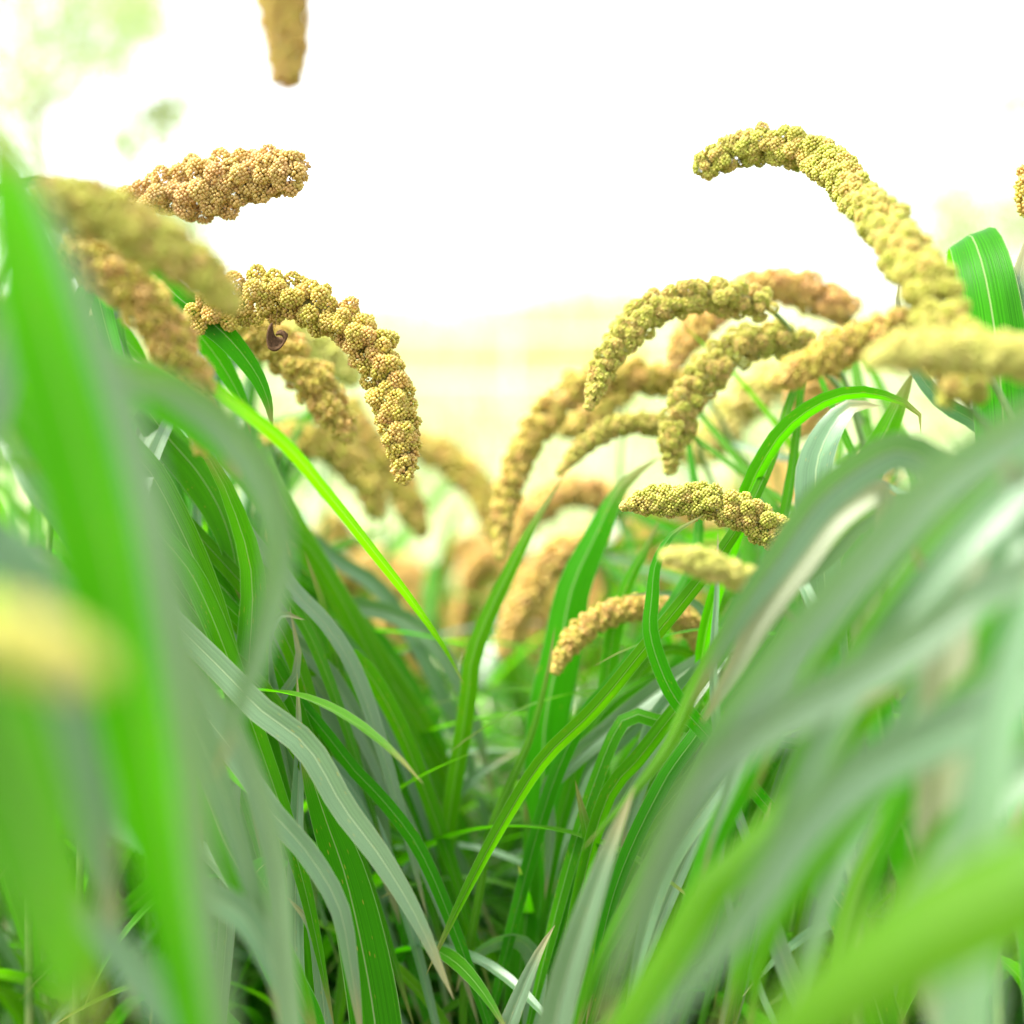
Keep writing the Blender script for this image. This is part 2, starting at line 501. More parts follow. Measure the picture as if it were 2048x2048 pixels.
def far_grass():
    rs = np.random.RandomState(5)
    n = 14000
    Y = 5.0 + 22 * rs.rand(n) ** 1.2
    X = rs.uniform(-1, 1, n) * (1.5 + Y * 0.75)
    H = rs.uniform(0.18, 0.48, n)
    a = rs.rand(n) * 6.28
    sd_ = np.stack([np.cos(a), np.sin(a), 0 * a], axis=1) * (0.008 + 0.0012 * Y)[:, None]
    lean = rs.normal(0, 0.25, (n, 3)) * H[:, None]; lean[:, 2] = 0
    base = np.stack([X, Y, 0 * X - 0.03], axis=1)
    up = np.zeros((n, 3)); up[:, 2] = H
    V = np.stack([base - sd_, base + sd_, base + lean * 0.4 + up * 0.6 + sd_ * 0.7, base + lean * 0.4 + up * 0.6 - sd_ * 0.7, base + lean + up], axis=1).reshape(-1, 3)
    b = (np.arange(n) * 5)[:, None]
    Fa = np.concatenate([b + [0, 1, 2], b + [0, 2, 3], b + [3, 2, 4]])
    P0, P1 = np.array([0.34, 0.45, 0.17]), np.array([0.48, 0.52, 0.30])
    w_ = rs.rand(n, 1)
    c = np.repeat(P0 * (1 - w_) + P1 * w_, 5, axis=0)
    o = link('dry_grass', mesh_np('dry_grass', V, Fa, False, col=c), M['grain'])
    tag(o, 'pale yellow green grass of the open field behind the millet', 'grass', kind='stuff')
far_grass()

def far_crop():
    rs = np.random.RandomState(9)
    n = 5000
    Y = rs.uniform(24, 48, n); X = rs.uniform(-1, 1, n) * Y * .62
    H = rs.uniform(.9, 2.6, n) * (0.75 + .25 * np.sin(X * .7) * np.sin(X * .23 + 1))
    a = rs.rand(n) * 6.28
    sd_ = np.stack([np.cos(a), np.sin(a), 0 * a], axis=1) * 0.06
    lean = rs.normal(0, 0.2, (n, 3)) * H[:, None]; lean[:, 2] = 0
    base = np.stack([X, Y, 0 * X - .05], axis=1); up = np.zeros((n, 3)); up[:, 2] = H
    V = np.stack([base - sd_, base + sd_, base + lean * .4 + up * .6 + sd_ * .8, base + lean * .4 + up * .6 - sd_ * .8, base + lean + up], axis=1).reshape(-1, 3)
    b = (np.arange(n) * 5)[:, None]
    Fa = np.concatenate([b + [0, 1, 2], b + [0, 2, 3], b + [3, 2, 4]])
    w_ = rs.rand(n, 1)
    c = np.repeat(np.array([0.50, 0.56, 0.22]) * (1 - w_) + np.array([0.66, 0.62, 0.30]) * w_, 5, axis=0)
    tag(link('crop_vegetation', mesh_np('crop_vegetation', V, Fa, False, col=c), M['grain']), 'pale blurred crop standing along the horizon', 'crop', kind='stuff')
far_crop()

# ------------------------------------------------------------ millet plants traced in the photo
# head: base->tip pixels (x, y, depth); radii in pixels at that depth
class Plant:
    all = {}
    def __init__(s, key, label, stem, head=None, radii=None, group=None, **hk):
        s.key, s.label, s.group = key, label, group
        top = P(*head[0]) if head else None
        pts = [P(*q) for q in stem]
        g = pts[-1].copy()
        pts.append(Vector((g.x * 1.02, g.y, g.z * 0.5)))
        pts.append(Vector((g.x * 1.03, g.y + 0.01, -0.01)))
        if head: pts = [top] + pts
        s.pts = pts[::-1]                                         # ground -> top
        s.base = Vector((s.pts[0].x, s.pts[0].y, 0))
        s.root = empty('millet_plant', s.base)
        tag(s.root, label, 'millet plant', group)
        A, Lt = spline(s.pts, 50)
        s.A = A
        R = np.linspace(0.0048, 0.0019, 50)
        V, Fa = tube(A, R, 8)
        link('stem', mesh_np('stem', V, Fa), M['stem'], s.root)
        if head:
            hp = [P(*q) for q in head]
            dd = np.interp(np.linspace(0, 1, len(radii)), np.linspace(0, 1, len(head)), [q[2] for q in head])
            rr = [r * .93 * d / F for r, d in zip(radii, dd)]
            link('seed_head', head_mesh(hp, rr, seed=hash_(key), **hk), M['grain'], s.root)
        s.n = 0
        Plant.all[key] = s
    def leaf(s, pts, width, mat='g', roll=0.0, fold=0.4, drop=0.10, wave=0.25, twist=0.3, front=None, start=None, peak=None, c0=.4):
        """pts base->tip pixels; width px at mean depth"""
        s.n += 1
        W = [P(*q) for q in pts]
        b = W[0]
        d0 = (W[0] - W[1]).normalized()
        best, k = 1e9, 0
        for kk in range(2, len(s.A)):
            v = Vector(s.A[kk]) - b
            ln = v.length
            if ln < 1e-4: best, k = 0, kk; break
            sc_ = d0.angle(v, 0) * 1.0 + ln * 1.6 + (0.6 if ln > .55 else 0)
            if sc_ < best: best, k = sc_, kk
        root = Vector(s.A[k])
        dist = (root - b).length
        if dist > 0.02:
            ctrl = [root]
            if dist > 0.10:
                q1 = b + d0 * dist * 0.40
                ctrl.append(q1 * 0.75 + (root * 0.6 + b * 0.4) * 0.25)
            W = ctrl + W
        A, Lt = spline(W, 44)
        vis = sum((P(*pts[i+1]) - P(*pts[i])).length for i in range(len(pts)-1))
        dm = sum(q[2] for q in pts) / len(pts)
        pk = min(0.75, max(0.2, 1 - 0.85 * vis / Lt))
        up_cam = (mat in 'gt') if front is None else front
        me = leaf_mesh(A, width * dm / F * 1.05, roll=roll, fold=fold, up_to_cam=up_cam, wave=wave, seed=hash_(s.key) + s.n, twist=twist, peak=peak or pk, c0=c0, start=start)
        o = link('leaf', me, M[mat], s.root)
        return o

def hash_(k):
    h = 7
    for ch in str(k): h = (h * 131 + ord(ch)) % 100003
    return h

def D(pts, d0, d1=None):
    """attach depths to (x, y) pairs, running d0 -> d1"""
    if d1 is None: d1 = d0
    n = len(pts)
    return [(x, y, d0 + (d1 - d0) * i / max(1, n - 1)) for i, (x, y) in enumerate(pts)]

GL = 'millet plants of the left row'
GR = 'millet plants of the right row'
GC = 'millet plants at the far end of the gap'

# --- left row
p = Plant('L1', 'plant with a sharp curving head of knobbly clusters, nearest the brown curled husk',
      [(300, 780, .92), (200, 1250, .95), (150, 2000, .97)],
      D([(385, 640), (460, 606), (536, 592), (605, 606), (675, 633), (727, 677), (764, 733), (785, 793), (797, 852), (806, 913), (808, 958)], .89, .85),
      [34, 44, 44, 42, 41, 40, 41, 42, 40, 38, 30], GL, detail=2, loose=.75, pal='gold', lump=.42, grain=.082, red=.3, bristle=True)
p.leaf(D([(270, 521), (363, 600), (447, 666), (508, 740), (536, 801), (545, 861)], .88), 58, 'v', roll=.2)
p.leaf(D([(300, 560), (396, 666), (447, 735), (489, 815), (500, 870)], .92), 48, 'v', roll=-.3)
p.leaf(D([(603, 1990), (560, 1700), (500, 1400), (503, 1150), (456, 990), (400, 890), (350, 830)][::-1][::-1], .9, .88), 88, 'v', roll=.35)
p.leaf(D([(240, 620), (210, 640), (235, 700), (250, 760)], .92), 30, 'g')

p = Plant('L2', 'plant whose short horizontal brown head points right against the white sky',
      [(230, 520, .98), (120, 900, 1.0), (60, 1900, 1.02)],
      D([(250, 425), (298, 398), (373, 388), (447, 368), (512, 349), (565, 342), (590, 342)], .92, .87),
      [30, 38, 50, 52, 50, 50, 42], GL, detail=2, loose=.7, pal='brown', lump=.40, grain=.072, taper=.75, red=.35)
p.leaf(D([(400, 1250), (350, 1050), (317, 850), (340, 760)][::1], .93), 70, 'v', roll=-.2)
p.leaf(D([(317, 850), (396, 945), (440, 1020), (466, 1100), (480, 1200)], .92), 80, 'v', roll=.3)
p.leaf(D([(180, 660), (215, 650), (260, 690), (300, 740)], .95), 46, 'v')

p = Plant('L3', 'plant with the very blurred thick olive head in front of the brown one',
      [(20, 480, .60), (-90, 900, .58), (-130, 2000, .57)],
      D([(95, 395), (196, 424), (280, 466), (363, 517), (428, 573), (470, 618)], .60, .60),
      [46, 54, 54, 52, 44, 32], GL, detail=1, pal='olive', lump=.36, grain=.13, red=.12)
p.leaf(D([(235, 740), (340, 770), (450, 850), (530, 960), (560, 1100), (535, 1250), (480, 1420), (430, 1560)], .52, .55), 76, 'g', roll=-.45, fold=.5)
p.leaf(D([(304, 1217), (392, 1335), (460, 1443), (520, 1600), (560, 1800)][::-1], .62), 52, 'g', roll=.3)

p = Plant('L4', 'plant with a blurred golden head hanging steeply between the left leaves',
      [(60, 560, .74), (-30, 1000, .74), (-60, 2100, .74)],
      D([(140, 500), (224, 545), (280, 596), (326, 656), (363, 722), (391, 790), (402, 850), (406, 900)], .70, .72),
      [36, 44, 46, 44, 44, 42, 34, 28], GL, detail=1, pal='gold', lump=.46, grain=.13, red=.3, loose=.2)
p.leaf(D([(225, 740), (300, 765), (380, 820), (450, 905), (480, 960)], .64), 110, 'v', roll=.5)
p.leaf(D([(400, 750), (560, 878), (652, 983), (745, 1100), (821, 1198), (889, 1296), (929, 1370)], .72, .95), 25, 'v', roll=.2)
p.leaf(D([(402, 1772), (490, 1836), (554, 1958), (580, 2060)], .65), 56, 'g')

p = Plant('L5', 'plant with a soft golden head close behind the sharp curving one',
      [(400, 720, 1.08), (330, 1200, 1.1), (300, 1900, 1.1)],
      D([(440, 630), (512, 665), (568, 703), (615, 750), (652, 801), (680, 847), (700, 875)], 1.02, 1.0),
      [30, 36, 38, 38, 37, 34, 26], GL, detail=1, pal='gold', lump=.46, grain=.13, red=.3, loose=.35)
p.leaf(D([(450, 1900), (480, 1500), (594, 1345), (579, 1213)], .9), 34, 'g')
p.leaf(D([(706, 1700), (706, 1492), (687, 1394), (657, 1247), (608, 1100)], .97), 28, 'y')
p.leaf(D([(500, 1400), (613, 1492), (687, 1615), (760, 1713), (834, 1836), (908, 2000)], .82, .80), 54, 'g', roll=-.2)
p.leaf(D([(535, 1610), (613, 1703), (677, 1811), (702, 1934), (726, 2100)], .80), 44, 'g')

p = Plant('L6', 'plant with a small smooth olive head mostly hidden by the two golden heads before it',
      [(520, 720, 1.34), (470, 1200, 1.35), (450, 1800, 1.35)],
      D([(540, 640), (600, 668), (655, 705), (690, 738), (710, 762)], 1.30),
      [24, 30, 31, 30, 24], GL, detail=0, pal='pale', lump=.4, grain=.13, red=.1)
p.leaf(D([(600, 1198), (698, 1296), (772, 1404), (835, 1532), (875, 1640), (943, 1762), (1000, 1900)], 1.0, 1.05), 34, 'g')

p = Plant('L7', 'plant with a blurred head drooping left of the sharp curving head tip',
      [(520, 960, 1.42), (520, 1300, 1.42), (520, 1700, 1.42)],
      D([(540, 888), (606, 878), (666, 894), (713, 936), (741, 982), (755, 1028)], 1.32, 1.3),
      [28, 32, 32, 30, 28, 22], GL, detail=0, pal='gold', lump=.44, grain=.13, red=.15)
p.leaf(D([(698, 1228), (772, 1345), (845, 1453), (904, 1581), (904, 1700)], 1.05, 1.08), 50, 'v')
p.leaf(D([(590, 1300), (649, 1394), (708, 1483), (742, 1590), (767, 1713), (800, 1850)], .98), 64, 'g')

p = Plant('L8', 'plant with a long blurred straight head sloping down to the right in the gap',
      [(660, 900, 1.5), (640, 1200, 1.5), (630, 1600, 1.5)],
      D([(690, 810), (727, 870), (783, 945), (820, 1010), (846, 1068)], 1.42, 1.4),
      [24, 28, 29, 27, 20], GL, detail=0, pal='gold', lump=.44, grain=.13, red=.2)
p.leaf(D([(690, 1208), (772, 1223), (845, 1262), (894, 1321), (943, 1419), (968, 1517), (990, 1600)], 1.12), 36, 'g')

p = Plant('L9', 'plant with the blurred golden head that arches right to touch the long right-hand arc',
      [(780, 950, 1.6), (770, 1200, 1.6), (770, 1500, 1.6)],
      D([(800, 880), (848, 893), (905, 925), (955, 972), (985, 1030), (1000, 1085)], 1.55, 1.5),
      [22, 28, 29, 28, 27, 20], GL, detail=0, pal='gold', lump=.44, grain=.13, red=.2)

p = Plant('L10', 'plant of the sharp vivid leaf with a pale midrib at the bottom, left of centre',
      [(640, 1700, .95), (600, 2100, .97)], None, None, GL)
p.leaf(D([(770, 2250), (750, 2048), (725, 1900), (690, 1750), (652, 1640), (620, 1540), (603, 1443)], .86), 104, 'v', roll=.15, fold=.15, wave=.1, twist=.1)
p.leaf(D([(441, 1664), (500, 1787), (560, 1900), (600, 1980), (640, 2100)], .78), 62, 'v')
p.leaf(D([(540, 1880), (580, 1970), (620, 2040), (660, 2150)], .84), 70, 'v')
p.leaf(D([(600, 2150), (590, 1900), (594, 1640), (599, 1492), (594, 1345)], .88), 36, 'g')
p.leaf(D([(560, 1450), (530, 1300), (560, 1230), (610, 1240)][::1], .9), 30, 'g')
p.leaf(D([(655, 2100), (640, 1950), (620, 1850), (570, 1790)], .87), 30, 'g')

# near, strongly out of focus
p = Plant('LN1', 'near left edge plant of grey blurred blades beside the broad upright green blade',
      [(-170, 200, .42), (-230, 800, .42), (-260, 1800, .42)], None, None, GL)
p.leaf(D([(-60, 1050), (25, 1130), (120, 1270), (190, 1540), (235, 1740)], .46), 115, 'g', roll=.2)
p.leaf(D([(-80, 1000), (-30, 800), (20, 620), (60, 560), (90, 640)], .5), 110, 'g', roll=-.3)
p.leaf(D([(-80, 930), (20, 925), (120, 960)], .55), 34, 'v')

p = Plant('LN4', 'nearest left plant with one broad upright blurred blade, green with a grey side',
      [(470, 2300, .44)], None, None, GL)
p.leaf(D([(420, 2140), (345, 1760), (290, 1480), (228, 1150), (150, 850), (62, 540), (5, 330), (-30, 200)], .43, .40), 195, 'v', roll=-.2, fold=.3, wave=.05, peak=.62, c0=.2)
p.leaf(D([(450, 2140), (395, 1700), (372, 1450), (325, 1150), (262, 880), (165, 600), (75, 380), (10, 240)], .42, .385), 82, 'g', roll=-.2, wave=.05, peak=.55, c0=.2)

p = Plant('LN2', 'bottom left corner plant with a pale blurred head over grey leaves',
      [(-190, 1300, .27), (-200, 2000, .27)],
      D([(-110, 1265), (-20, 1270), (70, 1290), (150, 1325), (200, 1345)], .27),
      [56, 60, 60, 54, 38], GL, detail=0, pal='pale', lump=.4, grain=.13, red=.05)
p.leaf(D([(-80, 1250), (-20, 1400), (60, 1650), (120, 1850), (160, 2100)], .36), 230, 'y', roll=.3)
p.leaf(D([(420, 2120), (370, 2050), (245, 1910), (150, 1800), (90, 1730)], .46), 96, 'g')
p.leaf(D([(-60, 1500), (20, 1620), (90, 1740), (140, 1900)], .42), 110, 'g')
p.leaf(D([(-50, 1300), (60, 1350), (150, 1500), (200, 1700), (240, 1900)], .5), 90, 'g')

p = Plant('LN3', 'tall near plant whose olive head hangs into the frame from above',
      [(-60, -320, .58), (-220, 100, .58), (-280, 900, .58), (-300, 2000, .58)],
      D([(90, -400), (260, -400), (400, -350), (500, -250), (548, -120), (566, 0), (572, 90), (574, 160)], .58, .575),
      [40, 50, 54, 56, 57, 56, 52, 44], GL, detail=1, pal='gold', lump=.28, grain=.10, red=.4, taper=.75)
p.leaf(D([(-240, 700), (-120, 450), (0, 380), (100, 360), (220, 420)], .8), 30, 'g')
p.leaf(D([(-200, 1500), (-60, 1200), (60, 1100), (160, 1180)], .66), 60, 'g')

# --- right row
p = Plant('R1', 'tallest right plant, its big arching head reaching left over the white sky',
      [(2000, 900, .68), (2080, 1300, .68), (2120, 2000, .68)],
      [(1925, 800, .66), (1905, 720, .66), (1885, 640, .67), (1854, 572, .69), (1820, 522, .715), (1785, 470, .75), (1746, 424, .79), (1706, 378, .83), (1660, 331, .87), (1621, 304, .90), (1564, 290, .91), (1507, 293, .92), (1450, 310, .92), (1405, 333, .92)],
      [44, 45, 46, 46, 44, 41, 37, 34, 34, 35, 37, 38, 38, 36], GR, detail=2, pal='olive', lump=.42, grain=.085, red=.12, loose=.5, taper=.8, bristle=True)
p.leaf([(2010, 900, .85), (2003, 790, .85), (1992, 680, .855), (1972, 560, .865), (1952, 490, .885), (1936, 470, .915), (1918, 510, .95), (1908, 600, .97), (1905, 720, .98)], 108, 'v', roll=.1, fold=.2, wave=.1, start=.4)
p.leaf(D([(2060, 900), (2050, 700), (2040, 560), (2060, 460)], .86), 70, 'g')
p.leaf(D([(1960, 850), (1880, 800), (1812, 700), (1796, 600), (1800, 560)], .9), 34, 'g')

p = Plant('R2', 'plant whose green gold arch ends in a pointed tip, below the tallest right head',
      [(1592, 672, 1.0), (1720, 860, 1.02), (1780, 1500, 1.03)],
      D([(1535, 612), (1496, 600), (1444, 590), (1382, 592), (1319, 609), (1268, 649), (1228, 700), (1200, 751), (1177, 816)], .96, .93),
      [26, 32, 33, 34, 33, 31, 29, 26, 14], GR, detail=2, pal='olive', lump=.42, grain=.088, red=.2, loose=.6, bristle=True)
p.leaf(D([(1640, 1050), (1632, 940), (1655, 870), (1700, 815), (1760, 812)], .90), 82, 'g', roll=.2)

p = Plant('R3', 'plant with an orange brown arch immediately behind the highest pointed green gold head',
      [(1740, 720, 1.22), (1800, 1000, 1.22), (1820, 1700, 1.22)],
      D([(1694, 625), (1643, 598), (1586, 576), (1518, 573), (1461, 598), (1405, 643), (1371, 683), (1342, 740)], 1.14, 1.12),
      [30, 34, 33, 32, 30, 30, 28, 20], GR, detail=1, pal='orange', lump=.46, grain=.13, red=.3, loose=.3)

p = Plant('R4', 'plant with the longest arc that sweeps down to the middle of the gap',
      [(1420, 800, 1.2), (1500, 1000, 1.2), (1560, 1600, 1.2)],
      D([(1359, 770), (1291, 754), (1234, 752), (1160, 774), (1109, 814), (1069, 865), (1035, 927), (1012, 996), (1005, 1052), (1001, 1115)], 1.16, 1.1),
      [28, 30, 30, 31, 31, 29, 27, 25, 22, 15], GR, detail=1, pal='gold', lump=.44, grain=.13, red=.3, loose=.25)
p.leaf(D([(940, 1340), (967, 1251), (1007, 1166), (1064, 1052), (1132, 945)], 1.0), 36, 'v', roll=.2)

p = Plant('R5', 'plant with the slimmest small tapering head, lying over a green leaf tip',
      [(1400, 900, 1.15), (1480, 1150, 1.15), (1500, 1700, 1.15)],
      D([(1375, 862), (1319, 852), (1268, 847), (1217, 859), (1166, 893), (1118, 946)], 1.08, 1.05),
      [20, 21, 21, 20, 17, 9], GR, detail=1, pal='olive', lump=.40, grain=.15, red=.25)
p.leaf(D([(1085, 1700), (1085, 1590), (1090, 1443), (1120, 1298), (1143, 1177), (1189, 1075), (1246, 967), (1320, 914)], 1.02), 92, 'v', roll=.35, fold=.5)

p = Plant('R6', 'plant with a long green gold head bending down onto the sharp horizontal one',
      [(1690, 760, 1.06), (1760, 1000, 1.06), (1800, 1700, 1.06)],
      D([(1615, 690), (1552, 677), (1495, 689), (1444, 717), (1399, 763), (1365, 819), (1348, 882), (1338, 945)], 1.0, .98),
      [30, 34, 36, 36, 35, 34, 31, 18], GR, detail=1, pal='olive', lump=.42, grain=.095, red=.18, loose=.5, bristle=True)
p.leaf(D([(1495, 990), (1530, 915), (1575, 853), (1649, 802), (1717, 785), (1785, 797), (1836, 825), (1842, 868)], .9, .87), 37, 'v', roll=-.5)
p.leaf(D([(1700, 1050), (1728, 956), (1763, 882), (1802, 797), (1828, 740)], .92), 64, 'v')

p = Plant('R7', 'plant with the sharp horizontal head, bristly tip to the left, grains clearly visible',
      [(1600, 1160, .87), (1680, 1500, .87), (1720, 2000, .87)],
      D([(1556, 1070), (1532, 1046), (1498, 1030), (1456, 1015), (1413, 1006), (1370, 1000), (1328, 999), (1282, 1005), (1245, 1014)], .855, .86),
      [34, 36, 35, 35, 33, 31, 29, 24, 13], GR, detail=2, pal='olive', lump=.40, grain=.09, red=.2, loose=.35, bristle=True)
p.leaf(D([(1422, 1480), (1353, 1400), (1322, 1340), (1299, 1260), (1303, 1199), (1311, 1128), (1342, 1071), (1407, 1030)], .83), 36, 'v', roll=.3)
p.leaf(D([(1500, 1700), (1440, 1500), (1427, 1327), (1434, 1185), (1436, 1060)], .82), 20, 'g')
p.leaf(D([(1430, 1420), (1433, 1299), (1420, 1242), (1385, 1202), (1328, 1185), (1250, 1192)], .96), 20, 'g')

p = Plant('R8', 'plant with a short blurred yellow head right below the sharp horizontal one',
      [(1600, 1260, .7), (1680, 1500, .7), (1720, 2100, .7)],
      D([(1530, 1180), (1507, 1168), (1479, 1153), (1442, 1139), (1399, 1125), (1356, 1116), (1325, 1112)], .70, .69),
      [26, 27, 27, 27, 26, 23, 16], GR, detail=1, pal='pale', lump=.40, grain=.14, red=.15)
p.leaf(D([(1680, 1030), (1600, 1130), (1520, 1240), (1470, 1330), (1400, 1450)], .68), 56, 't')
p.leaf(D([(1720, 1040), (1660, 1100), (1600, 1150), (1527, 1193), (1480, 1290)], .72), 46, 'g', roll=.4)
p.leaf(D([(1504, 1190), (1450, 1270), (1405, 1345), (1336, 1492), (1262, 1590), (1164, 1700)], .74), 30, 'y')

p = Plant('R9', 'plant with the full hoop-shaped golden head lowest at the right of the gap',
      [(1440, 1380, 1.06), (1470, 1600, 1.06), (1480, 1900, 1.06)],
      D([(1412, 1318), (1402, 1282), (1379, 1250), (1345, 1227), (1299, 1215), (1259, 1216), (1208, 1233), (1163, 1264), (1128, 1304), (1109, 1344)], 1.02, .98),
      [22, 24, 24, 24, 24, 24, 24, 23, 21, 14], GR, detail=1, pal='gold', lump=.40, grain=.14, red=.35)
p.leaf(D([(1412, 1318), (1311, 1385), (1213, 1463), (1139, 1527), (1095, 1581), (1100, 1664), (1090, 1800)], .97), 42, 'g')
p.leaf(D([(1410, 1335), (1336, 1409), (1302, 1463), (1282, 1566), (1240, 1700)], .93), 40, 'g')
p.leaf(D([(1245, 1475), (1174, 1541), (1139, 1640), (1115, 1718), (1105, 1790)], 1.0), 34, 'g')
p.leaf(D([(970, 1700), (992, 1630), (1027, 1551), (1061, 1473), (1095, 1345), (1110, 1250)], .96), 18, 'y')
p.leaf(D([(1210, 1420), (1230, 1250), (1259, 1156), (1282, 1116), (1320, 1035)], 1.0), 34, 'v')

p = Plant('R10', 'plant with a softly blurred head whose rounded tip points left, above the vivid arched leaf',
      [(1960, 720, .78), (2080, 1000, .76), (2140, 2000, .76)],
      D([(1860, 648), (1831, 649), (1763, 666), (1700, 689), (1632, 723), (1575, 752), (1538, 766)], .74, .72),
      [30, 34, 36, 36, 34, 30, 20], GR, detail=1, pal='gold', lump=.40, grain=.13, red=.25)
p.leaf(D([(1860, 925), (1800, 900), (1730, 930), (1640, 1000), (1560, 1110), (1470, 1240), (1380, 1420)], .64), 78, 'g', roll=.25)

p = Plant('R11', 'nearest headed plant at the right edge with a smooth very blurred yellow head',
      [(2250, 800, .6), (2300, 1200, .6), (2320, 2200, .6)],
      D([(2150, 740), (2048, 716), (1973, 708), (1888, 702), (1802, 702), (1740, 722)], .61, .60),
      [34, 40, 42, 42, 38, 26], GR, detail=1, pal='pale', lump=.36, grain=.14, red=.1)
p.leaf(D([(2080, 830), (1880, 960), (1750, 1100), (1600, 1270), (1452, 1460), (1345, 1680), (1250, 1900), (1190, 2060)], .46, .50), 96, 'g', roll=.3)
p.leaf(D([(1890, 1400), (1910, 1250), (1950, 1080), (2010, 950)], .52), 95, 't')

p = Plant('R12', 'plant with a blurred orange arch behind the upright leaf in the gap',
      [(1260, 1060, 1.5), (1300, 1300, 1.5), (1320, 1600, 1.5)],
      D([(1225, 1005), (1200, 990), (1149, 979), (1098, 1001), (1052, 1041), (1020, 1098)], 1.42, 1.4),
      [26, 29, 29, 28, 25, 18], GR, detail=0, pal='orange', lump=.44, grain=.13, red=.3)
p = Plant('R13', 'plant with a blurred orange head hanging left of the hoop-shaped one',
      [(1220, 1200, 1.36), (1250, 1500, 1.36), (1260, 1700, 1.36)],
      D([(1180, 1098), (1150, 1095), (1115, 1112), (1081, 1150), (1051, 1198), (1027, 1247), (1007, 1310)], 1.32, 1.28),
      [26, 29, 29, 28, 27, 25, 18], GR, detail=0, pal='orange', lump=.44, grain=.13, red=.25)
p = Plant('R14', 'plant with loose faded clusters just right of the long green gold head',
      [(1560, 960, 1.42), (1580, 1200, 1.42), (1590, 1600, 1.42)],
      D([(1560, 760), (1500, 790), (1461, 836), (1440, 860), (1395, 905), (1360, 900)], 1.36),
      [28, 34, 36, 34, 30, 24], GR, detail=0, pal='pale', lump=.46, grain=.13, red=.4, loose=.8)
p.leaf(D([(1500, 1200), (1530, 1050), (1500, 930), (1460, 880)], 1.2), 22, 'g')
p = Plant('R15', 'plant with a loose orange head seen between two vivid leaves at right',
      [(1660, 960, 1.3), (1680, 1200, 1.3), (1690, 1700, 1.3)],
      D([(1690, 700), (1650, 720), (1625, 770), (1610, 830), (1600, 870)], 1.25),
      [34, 40, 42, 38, 26], GR, detail=0, pal='orange', lump=.42, grain=.12, red=.3, loose=.6)
p = Plant('R16', 'plant whose dull head passes behind the start of the longest arc',
      [(1240, 960, 1.4), (1260, 1200, 1.4), (1260, 1600, 1.4)],
      D([(1250, 780), (1210, 800), (1180, 835), (1140, 858), (1120, 855)], 1.34),
      [24, 28, 28, 26, 20], GR, detail=0, pal='gold', lump=.42, grain=.13, red=.2)
p = Plant('R17', 'plant at the right frame edge with only a sliver of its high head in view',
      [(2230, 600, .9), (2260, 1000, .9), (2280, 1900, .9)],
      D([(2200, 440), (2150, 350), (2090, 335), (2062, 380), (2066, 440)], .88),
      [36, 38, 36, 30, 20], GR, detail=1, pal='gold', lump=.44, grain=.12, red=.2)
p.leaf(D([(2090, 900), (2040, 700), (2040, 560), (2080, 500)], .86), 44, 'g')

# near right, strongly out of focus
p = Plant('RN1', 'near right plant of two long grey blades rising from the bottom towards the right',
      [(2250, 1050, .53), (2300, 1700, .53), (2320, 2300, .53)], None, None, GR)
p.leaf(D([(2150, 1290), (2075, 1345), (1985, 1412), (1860, 1475), (1720, 1545), (1591, 1664), (1493, 1811), (1330, 2030), (1230, 2200)], .47, .44), 108, 'g', roll=.3)
p.leaf(D([(1960, 1190), (1860, 1262), (1755, 1330), (1591, 1420), (1419, 1537), (1321, 1689), (1240, 1900), (1200, 2080)], .48), 88, 'g', roll=.2)
p.leaf(D([(1400, 1800), (1480, 1720), (1590, 1600), (1660, 1490), (1700, 1420), (1820, 1370)], .54), 70, 'v')

p = Plant('RN2', 'bottom right corner plant with a broad bright yellow green blurred blade',
      [(2300, 1900, .36), (2350, 2300, .36)], None, None, GR)
p.leaf(D([(2180, 1700), (2070, 1760), (1890, 1850), (1740, 1950), (1560, 2090), (1400, 2250)], .34), 200, 'y', roll=.1, wave=.05)
p.leaf(D([(1900, 2300), (1930, 2060), (1950, 1800), (1970, 1600), (2010, 1400), (2060, 1200), (2120, 1000)], .42), 120, 'g')
p.leaf(D([(2120, 1720), (2060, 1690), (1980, 1680), (1890, 1695)], .56), 42, 'g')
p.leaf(D([(2200, 1300), (2100, 1100), (2030, 950), (1960, 880)], .5), 110, 'g')

p = Plant('RN3', 'right plant of vivid green blades in the dark hollow under the grey leaves',
      [(1960, 1300, .7), (2000, 2100, .7)], None, None, GR)
p.leaf(D([(1880, 1500), (1870, 1300), (1850, 1180), (1830, 1090)], .62), 80, 'y')
p.leaf(D([(1900, 2000), (1820, 1700), (1760, 1450), (1780, 1250)], .74), 90, 'v')
p.leaf(D([(1640, 2100), (1560, 1900), (1520, 1700), (1541, 1600), (1443, 1680)][:4], .76), 40, 'g')
p.leaf(D([(1780, 2100), (1700, 1850), (1620, 1700), (1640, 1500)], .8), 80, 'v')
p.leaf(D([(1900, 2100), (1960, 1900), (2000, 1750), (2050, 1600)], .62), 90, 'v')

